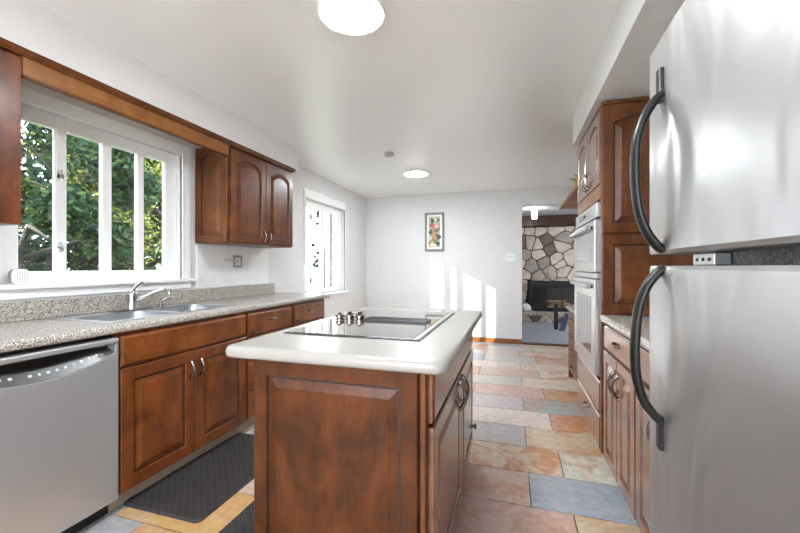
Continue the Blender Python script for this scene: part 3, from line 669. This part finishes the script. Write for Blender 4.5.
mb.prism(pts, 'x', -2.45, -2.425); obj('body', mb, 'white_plastic', dv, bevel=.006, smooth=True)
mb = MB(); pts2 = [(1.275+(a-1.275)*1.12, 1.157+(b-1.157)*1.02) for a, b in pts]; mb.prism(pts2, 'x', -2.462, -2.4505); obj('back_shell', mb, 'silver_frame', dv, smooth=True)
mb = MB()
for i in range(5):
    for j in range(5): mb.box(-2.4245, -2.4235, 1.253+i*.01, 1.256+i*.01, 1.132+j*.011, 1.135+j*.011)
obj('speaker_holes', mb, 'panel_dark', dv)
# floor mats
def floor_mat(label, x0, x1, y0, y1):
    mb = MB(); r = .03; out = []
    for (cx, cy, s) in ((x1-r, y1-r, 0), (x0+r, y1-r, 1), (x0+r, y0+r, 2), (x1-r, y0+r, 3)):
        for k in range(6): q = (s+k/5)*PI/2; out.append((cx+r*math.cos(q), cy+r*math.sin(q)))
    def sc_(e, z): return [((a-(x0+x1)/2)*(1-e)+(x0+x1)/2, (b-(y0+y1)/2)*(1-e*.6)+(y0+y1)/2, z) for a, b in out]
    mb.rings([sc_(0, .001), sc_(0, .006), sc_(.035, .014)]); obj('floor_mat', mb, 'mat', None, label=label, cat='mat')
floor_mat('dark patterned kitchen mat in front of the sink cabinet', -1.90, -1.41, 1.395, 2.24)
floor_mat('dark patterned mat against the left side of the island', -1.272, -.915, .85, 1.78)

# ---------------------------------------------------------------- island
IX0, IX1, IY0, IY1 = -.905, -.262, 1.165, 2.42
isl = thing('kitchen_island', 'cherry wood island cabinet in the middle of the kitchen', 'kitchen island', (-.58, 1.8, 0))
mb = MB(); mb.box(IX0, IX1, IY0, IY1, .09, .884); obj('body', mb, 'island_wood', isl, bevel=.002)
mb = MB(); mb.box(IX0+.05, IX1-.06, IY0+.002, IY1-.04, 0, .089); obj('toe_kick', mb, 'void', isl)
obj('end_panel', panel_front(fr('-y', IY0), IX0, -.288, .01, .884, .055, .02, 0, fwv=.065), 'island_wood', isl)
mb = MB(); mb.box(-.280, IX1-.001, IY0-.018, IY0, .01, .884); obj('corner_post', mb, 'cherry_dark', isl, bevel=.003)
TI = fr('+x', IX1)
obj('false_drawer', slab_front(TI, 1.185, 2.41, .70, .868), 'cherry_glare', isl)
for (a, b, hy) in ((1.185, 1.835, 1.795), (1.845, 2.41, 1.885)):
    d = obj('door', panel_front(TI, a, b, .095, .685, .06), 'cherry_glare', isl); obj('handle', bow(fr('+x', IX1+.02), hy, .59, .13, True, .03, .0065), 'pewter', d, smooth=True)
obj('bumper', knob(fr('+x', IX1+.015), 2.39, .20, .018), 'black_plastic', isl, smooth=True)
# left doors of the island
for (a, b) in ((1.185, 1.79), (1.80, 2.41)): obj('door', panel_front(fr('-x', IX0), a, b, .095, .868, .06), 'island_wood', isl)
def round_slab(x0, x1, y0, y1, r, z0, z1, rs=None):
    """slab with rounded corners and bullnose edge; rs radii for corners (+x+y, -x+y, -x-y, +x-y)"""
    rs = rs or (r,)*4; n = 8; mb = MB(); R = []
    prof = [(.010, z0), (.002, z0+.006), (0, z0+.014), (0, z1-.018), (.003, z1-.010), (.010, z1-.003), (.020, z1), (.026, z1)]
    for (i, z) in prof:
        ring = []
        for (sx, sy, st, rad) in ((1, 1, 0, rs[0]), (-1, 1, 1, rs[1]), (-1, -1, 2, rs[2]), (1, -1, 3, rs[3])):
            cx = (x1-rad) if sx > 0 else (x0+rad); cy = (y1-rad) if sy > 0 else (y0+rad)
            for k in range(n+1): q = (st+k/n)*PI/2; ring.append((cx+(rad-i)*math.cos(q), cy+(rad-i)*math.sin(q), z))
        R.append(ring)
    mb.rings(R); return mb
obj('countertop', round_slab(-1.0, -.185, 1.085, 2.475, .05, .8855, .9265, (.04, .04, .045, .05)), 'counter_white', None, smooth=True, label='off-white rounded countertop on the island', cat='countertop')
# cooktop
CX0, CX1, CY0, CY1 = -.93, -.335, 1.365, 2.255; cz = .9272
ck = thing('cooktop', 'black glass electric cooktop set in the island countertop', 'cooktop', (-.63, 1.81, cz))
mb = MB(); mb.box(CX0, CX1, CY0, CY1, cz, cz+.003); obj('trim_frame', mb, 'black_plastic', ck, bevel=.001)
for (a, b) in ((CY0+.012, 1.742), (1.878, CY1-.012)):
    mb = MB(); mb.box(CX0+.012, CX1-.03, a, b, cz+.003, cz+.007); obj('glass_panel', mb, 'cook_glass', ck, bevel=.001)
mb = MB(); mb.box(CX1-.028, CX1-.006, CY0+.012, CY1-.012, cz+.003, cz+.006); obj('side_strip', mb, 'counter_white', ck, bevel=.001)
mb = MB(); mb.box(CX0+.012, CX1-.03, 1.745, 1.875, cz+.003, cz+.006); obj('centre_strip', mb, 'cook_glass', ck)
mb = MB(); gx0, gx1 = -.725, -.40
mb.box(gx0, gx1, 1.752, 1.762, cz+.0062, cz+.016); mb.box(gx0, gx1, 1.858, 1.868, cz+.0062, cz+.016)
for k in range(24): x = gx0+(gx1-gx0)*k/23; mb.box(x-.003, x+.003, 1.762, 1.858, cz+.0062, cz+.015)
obj('vent_grille', mb, 'black_metal', ck)
for (x, y) in ((-.872, 1.785), (-.842, 1.85), (-.815, 1.785), (-.784, 1.85), (-.758, 1.785)):
    mb = MB(); mb.lathe([(0, cz+.0062), (.024, cz+.0062), (.024, cz+.010), (.017, cz+.012), (.017, cz+.017), (.023, cz+.019), (.023, cz+.030), (.018, cz+.033), (0, cz+.033)], (x, y, 0), 20)
    k_ = obj('knob', mb, 'pewter', ck, smooth=True); mb = MB(); mb.box(x-.003, x+.003, y-.016, y+.016, cz+.0332, cz+.040); obj('knob_grip', mb, 'black_plastic', k_)

# ---------------------------------------------------------------- right run
RX = .53; TR = fr('-x', RX)
M['stone_toe'].name = 'tile faced toe kick'
def right_base(label, y0, y1):
    r = thing('base_cabinet', label, 'cabinet', (.8, (y0+y1)/2, 0))
    carcass(r, RX, WR-.01, y0, y1, .10, .884, toe=(RX+.06, WR-.02, y0, y1, 0, .098))
    m = (y0+y1)/2
    d = obj('drawer', slab_front(TR, y0+.008, y1-.008, .735, .868), 'cherry_glare', r); obj('handle', bow(fr('-x', RX-.02), m, .805, .095, False, .022), 'pewter', d, smooth=True)
    for (a, b, hy) in ((y0+.008, m-.004, m-.035), (m+.004, y1-.008, m+.035)):
        d = obj('door', panel_front(TR, a, b, .10, .722, .055), 'cherry_glare', r); obj('handle', bow(fr('-x', RX-.02), hy, .60, .12, True, .03, .006), 'pewter', d, smooth=True)
right_base('cherry base cabinet with drawer and two doors beside the tall oven cabinet', 1.848, 2.44)
right_base('cherry base cabinet between the refrigerator and the next base cabinet', 1.25, 1.846)
ct = thing('countertop', 'speckled countertop between refrigerator and tall oven cabinet', 'countertop', (.8, 1.8, .885))
mb = MB(); c0 = .49; prof = [(WR-.002, z0), (c0+.012, z0), (c0+.003, z0+.006), (c0, z0+.018), (c0+.002, z1-.012), (c0+.012, z1-.002), (c0+.028, z1), (WR-.002, z1)]
mb.prism(prof, 'y', 1.13, 2.438); obj('slab', mb, 'granite', ct)
mb = MB(); mb.box(WR-.022, WR-.002, 1.13, 2.438, z1, 1.028); obj('backsplash', mb, 'granite', ct, bevel=.004)
# tall oven cabinet
TY0, TY1, TX = 2.455, 3.30, .52
tc = thing('tall_cabinet', 'tall cherry cabinet holding the double wall oven', 'cabinet', (.8, 2.87, 0))
mb = MB(); mb.box(TX, WR-.002, TY0, TY0+.05, .10, 2.165); mb.box(TX, WR-.002, TY1-.05, TY1, .10, 2.165); mb.box(TX, WR-.002, TY0+.05, TY1-.05, 1.60, 2.165); mb.box(TX, WR-.002, TY0+.05, TY1-.05, .10, .50); mb.box(WR-.02, WR-.002, TY0+.05, TY1-.05, .50, 1.60)
obj('body', mb, 'cherry_dark', tc)
mb = MB(); mb.box(TX+.05, WR-.02, TY0, TY1, 0, .099); obj('toe_kick', mb, 'stone_toe', tc)
T3 = fr('-y', TY0)
obj('side_panel', panel_front(T3, TX-.012, 1.09, 1.405, 2.155, .055, .014, .045), 'cherry_dark', tc)
obj('side_panel', panel_front(T3, TX-.012, 1.09, .93, 1.395, .055, .014, 0), 'cherry_dark', tc)
mb = MB(); mb.box(TX-.014, WR-.002, TY0-.012, TY1, 2.166, 2.182); obj('top_moulding', mb, 'cherry_dark', tc, bevel=.004)
TT = fr('-x', TX)
for (a, b, hy) in ((TY0+.03, 2.872, 2.84), (2.880, TY1-.01, 2.915)):
    d = obj('door', panel_front(TT, a, b, 1.715, 2.155, .05, .02, .04), 'cherry_glare', tc); obj('handle', bow(fr('-x', TX-.02), hy, 1.80, .11, True, .03, .006), 'pewter', d, smooth=True)
mb = MB(); mb.box(TX-.016, TX, TY0+.03, TY1-.01, 1.62, 1.705); obj('filler_board', mb, 'honey', tc, bevel=.003)
mb = MB(); mb.box(TX-.016, TX, TY0-.0, TY0+.028, .10, 2.155); obj('stile', mb, 'cherry', tc, bevel=.003)
for (a, b, hh) in ((.32, .515, False), (.10, .31, True)):
    d = obj('drawer', slab_front(TT, TY0+.03, TY1-.01, a, b), 'cherry_glare', tc)
    if hh: obj('handle', bow(fr('-x', TX-.02), 2.9, .235, .10, False, .022), 'pewter', d, smooth=True)
# double oven
ov = thing('wall_oven', 'stainless steel double wall oven in the tall cabinet', 'oven', (.7, 2.88, .53))
O0, O1 = TY0+.052, TY1-.052; OX = .485; TO = fr('-x', OX)
mb = MB(); mb.box(TX-.010, TX+.5, O0, O1, .53, 1.598); obj('housing', mb, 'black_metal', ov)
mb = MB(); mb.box(OX, TX-.011, O0-.01, O1+.01, 1.51, 1.60); cp = obj('control_panel', mb, 'steel', ov, bevel=.004)
mb = MB(); mb.box(OX-.0015, OX, O0+.15, O1-.15, 1.535, 1.58); obj('display', mb, 'oven_glass', cp)
mb = MB()
for y in (2.86, 2.885): mb.box(OX-.006, OX-.0016, y, y+.016, 1.55, 1.565)
obj('dial', mb, 'black_plastic', cp)
def oven_door(z0_, z1_, gl0, gl1):
    mb = MB(); mb.box(OX-.01, TX-.011, O0-.01, O1+.01, z0_, z1_); d = obj('oven_door', mb, 'steel', ov, bevel=.005)
    mb = MB(); mb.box(OX-.0125, OX-.0101, O0+.09, O1-.11, gl0, gl1); obj('door_window', mb, 'oven_glass', d, bevel=.001)
    zz = z1_-.045; mb = MB(); mb.tube([(OX-.036, O0+.03, zz), (OX-.040, 2.88, zz), (OX-.036, O1-.03, zz)], .014, 14)
    h = obj('handle', mb, 'steel', d, smooth=True)
    mb = MB()
    for y in (O0+.06, O1-.06): mb.tube([(OX-.0101, y, zz), (OX-.032, y, zz)], .011, 12)
    obj('handle_post', mb, 'black_metal', h, smooth=True)
oven_door(1.175, 1.495, 1.25, 1.42); oven_door(.545, 1.13, .66, 1.02)
mb = MB(); mb.box(OX, TX-.011, O0-.01, O1+.01, 1.137, 1.168); obj('vent_strip', mb, 'steel', ov, bevel=.002)
# shelf with dried flowers beyond the tall cabinet
mb = MB(); mb.box(.487, WR-.002, TY1+.003, 4.42, 1.835, 1.865); obj('wall_shelf', mb, 'honey', None, bevel=.004, label='honey brown wooden shelf beyond the tall oven cabinet', cat='shelf')
fl = thing('dried_flowers', 'dried arrangement of yellow flowers and brown pine pieces on the wooden shelf', 'flowers', (.58, 3.50, 1.866))
mb = MB(); mb.lathe([(0, 1.866), (.05, 1.866), (.065, 1.90), (.05, 1.94), (.04, 1.945), (0, 1.945)], (.60, 3.52, 0), 16); obj('pot', mb, 'brown', fl, smooth=True)
rnd = random.Random(5); mb = MB(); m2 = MB(); m3 = MB()
for i in range(26):
    a = rnd.uniform(0, 2*PI); e = rnd.uniform(.1, 1.3); L = rnd.uniform(.08, .17); d = Vector((math.cos(a)*math.cos(e), math.sin(a)*math.cos(e), math.sin(e)))
    p = Vector((.585, 3.50, 1.93)); mb.tube([p, p+d*L*.5, p+d*L], [.004, .009, .001], 6)
for i in range(12):
    a = rnd.uniform(0, 2*PI); p = Vector((.545+.035*math.cos(a), 3.48+.06*math.sin(a), 1.895+rnd.uniform(-.01, .06)))
    for q in range(6):
        d = Vector((math.cos(q*PI/3)*.4, math.cos(q*PI/3), math.sin(q*PI/3))); m2.tube([p, p+d*.012, p+d*.022], [.003, .009, .002], 6)
    m2.lathe([(0, -.006), (.007, 0), (0, .006)], tuple(p+Vector((-.008, 0, 0))), 8)
obj('pine_pieces', mb, 'brown', fl); obj('yellow_blooms', m2, 'yellow', fl)
# desk
dk = thing('desk', 'low cherry desk with pale rounded top beyond the tall oven cabinet', 'desk', (.8, 3.9, 0))
DX = .60; TD = fr('-x', DX)
obj('desk_top', round_slab(.545, WR-.002, TY1+.004, 4.56, .05, .755, .79, (.02, .22, .02, .02)), 'counter_white', dk, smooth=True)
mb = MB(); mb.box(DX, WR-.01, TY1+.005, 4.415, .10, .754); obj('drawer_unit', mb, 'cherry', dk)
mb = MB(); mb.box(.59, WR-.01, 4.42, 4.46, 0.001, .754); obj('end_panel', mb, 'cherry', dk, bevel=.003)
mb = MB(); mb.box(DX+.05, WR-.01, TY1+.005, 4.415, 0, .099); obj('toe_kick', mb, 'stone_toe', dk)
for (a, b) in ((.60, .745), (.44, .59), (.275, .43), (.105, .265)):
    obj('drawer', slab_front(TD, TY1+.02, 3.79, a, b), 'cherry_h', dk)
    d = obj('drawer', slab_front(TD, 3.80, 4.405, a, b), 'cherry_h', dk); obj('handle', bow(fr('-x', DX-.02), 4.10, (a+b)/2, .10, False, .022), 'pewter', d, smooth=True)

# ---------------------------------------------------------------- refrigerator
rf = thing('refrigerator', 'pale stainless top freezer refrigerator with long dark bow handles at the right edge', 'refrigerator', (.7, .72, 0))
F0, F1, FXf, FXb = .345, 1.105, .330, .432
mb = MB(); mb.box(FXb, WR-.02, F0+.004, F1-.004, .06, 1.735); obj('body', mb, 'fridge_body', rf, bevel=.006)
mb = MB(); mb.box(FXb+.03, WR-.05, F0+.02, F1-.02, 0, .059); obj('base', mb, 'black_plastic', rf)
def fridge_door(z0_, z1_, name):
    n = 16; mb = MB(); R = []
    for k in range(n+1):
        q = k/n; z = z0_+(z1_-z0_)*q; R.append(z)
    pts = []
    r = .018
    for k in range(7): q = PI/2*k/6; pts.append((FXf+.004+r-r*math.sin(q), F1-r+r*math.cos(q)))
    for k in range(1, 13): q = k/13; y = F1-r+(F0+r-(F1-r))*q; pts.append((FXf+.004-.006*math.sin(PI*q), y))
    for k in range(7): q = PI/2*k/6; pts.append((FXf+.004+r-r*math.cos(q), F0+r-r*math.sin(q)))
    pts += [(FXb-.012, F0), (FXb-.012, F1)]
    cx = (FXf+FXb)/2
    def lay(z, i): return [(max(x, FXf+i) if x < cx else x, min(max(y, F0+i), F1-i), z) for x, y in pts]
    mb.rings([lay(z0_, .008), lay(z0_+.008, 0), lay(z1_-.008, 0), lay(z1_, .008)])
    d = obj(name, mb, 'fridge_steel', rf, smooth=True)
    m2 = MB(); m2.box(FXb-.011, FXb-.001, F0+.012, F1-.012, z0_+.012, z1_-.012); obj('gasket', m2, 'black_plastic', d); return d
up = fridge_door(1.240, 1.750, 'freezer_door'); lo = fridge_door(.07, 1.2115, 'fresh_food_door')
def bow_handle(d, zs_, xs_, y, tab):
    n = len(zs_); pts = [(x, y, z) for x, z in zip(xs_, zs_)]
    # smooth with Catmull-Rom
    P = [Vector(p) for p in pts]; out = []
    for i in range(n-1):
        p0, p1, p2, p3 = P[max(i-1, 0)], P[i], P[i+1], P[min(i+2, n-1)]
        for k in range(6):
            t = k/6; out.append(.5*((2*p1)+(p2-p0)*t+(2*p0-5*p1+4*p2-p3)*t*t+(3*p1-p0-3*p2+p3)*t**3))
    out.append(P[-1])
    mb = MB(); mb.tube(out, [.0170]*len(out), 16, .6, up=(1, 0, 0)); h = obj('handle', mb, 'handle_dark', d, smooth=True)
    m2 = MB(); m2.box(.322, .3335, y-.012, y+.012, *tab); obj('handle_mount', m2, 'black_plastic', h, bevel=.003)
    return h
Yh = 1.0
bow_handle(up, [1.248, 1.260, 1.296, 1.35, 1.425, 1.50, 1.553, 1.592, 1.607], [.335, .320, .298, .283, .2765, .279, .293, .314, .330], Yh, (1.590, 1.668))
bow_handle(lo, [1.206, 1.193, 1.158, 1.105, 1.03, .955, .90, .867, .85], [.335, .320, .298, .283, .2765, .279, .293, .314, .330], Yh, (.787, .866))
mb = MB(); mb.box(FXb-.03, FXb-.0005, F1-.175, F1-.08, 1.2135, 1.2380); hb = obj('hinge_bracket', mb, 'steel', rf, bevel=.001)
for y in (F1-.155, F1-.128, F1-.10):
    mb = MB(); mb.lathe([(0, 0), (.004, 0), (.004, -.002), (0, -.002)], (FXb-.0302, y, 1.2255), 10, 'x'); obj('screw', mb, 'black_metal', hb)

# ---------------------------------------------------------------- back wall things
pf = thing('framed_picture', 'narrow framed flower picture in a silver frame on the back wall', 'picture', (-1.24, WB-.01, 1.46))
a, b, c, d = -1.403, -1.083, 1.465, 2.105
mb = MB(); o_ = lambda i, y: [(a+i, y, c+i), (b-i, y, c+i), (b-i, y, d-i), (a+i, y, d-i)]
R = [o_(0, WB-.002), o_(0, WB-.022), o_(.008, WB-.026), o_(.02, WB-.018), o_(.032, WB-.022), o_(.036, WB-.012)]
mb.rings(R, caps=False); obj('frame', mb, 'silver_frame', pf)
mb = MB(); mb.box(a+.03, b-.03, WB-.011, WB-.003, c+.03, d-.03); ob = obj('mount_board', mb, 'white_plastic', pf)
mb = MB(); mb.box(a+.062, b-.062, WB-.0125, WB-.0112, c+.065, d-.065); art = obj('painting', mb, 'mat_board', pf)
def blob(mats, items):
    by = {}
    for (m_, x, z, r, n_) in items: by.setdefault(m_, []).append((x, z, r, n_))
    for li, m_ in enumerate(mats):
        for ii, (x, z, r, n_) in enumerate(by.get(m_, [])):
            mb = MB(); pts = [(x+r*(1+.22*math.cos(n_*q))*math.cos(q), z+r*(1+.22*math.cos(n_*q))*math.sin(q)) for q in [2*PI*k/30 for k in range(30)]]
            yb = WB-.0127-.0006*li-.00005*ii; mb.prism(pts, 'y', yb, yb-.0005); obj('painted_flower', mb, m_, art)
cx = (a+b)/2
blob(['dgreen', 'olive', 'tan', 'rose', 'pink', 'cream'], [('dgreen', cx-.03, 1.97, .035, 3), ('dgreen', cx+.05, 1.98, .03, 4), ('dgreen', cx+.03, 1.83, .05, 5), ('dgreen', cx-.05, 1.78, .045, 4), ('dgreen', cx+.06, 1.70, .045, 3), ('dgreen', cx+.055, 1.59, .035, 4), ('olive', cx-.06, 1.60, .04, 4), ('olive', cx, 1.64, .045, 5),
 ('tan', cx, 1.77, .045, 5), ('tan', cx+.01, 1.69, .04, 6), ('tan', cx-.04, 1.62, .03, 5), ('rose', cx-.045, 1.895, .04, 5), ('rose', cx+.02, 1.80, .02, 5), ('pink', cx+.03, 1.87, .05, 6), ('pink', cx-.03, 1.73, .025, 5), ('cream', cx+.035, 1.88, .026, 5), ('cream', cx+.02, 1.985, .03, 6), ('cream', cx-.04, 1.575, .035, 5), ('cream', cx+.015, 1.56, .025, 6), ('cream', cx-.06, 1.68, .02, 5)])
sw = thing('light_switch', 'white three gang light switch on the back wall beside the doorway', 'light switch', (-.03, WB-.004, 1.30))
mb = MB(); mb.box(-.105, .045, WB-.006, WB-.0005, 1.30, 1.415); obj('cover_plate', mb, 'white_plastic', sw, bevel=.003)
for x in (-.078, -.03, .018):
    mb = MB(); mb.box(x-.006, x+.006, WB-.016, WB-.0062, 1.345, 1.370); obj('toggle', mb, 'silver_frame', sw, bevel=.002)
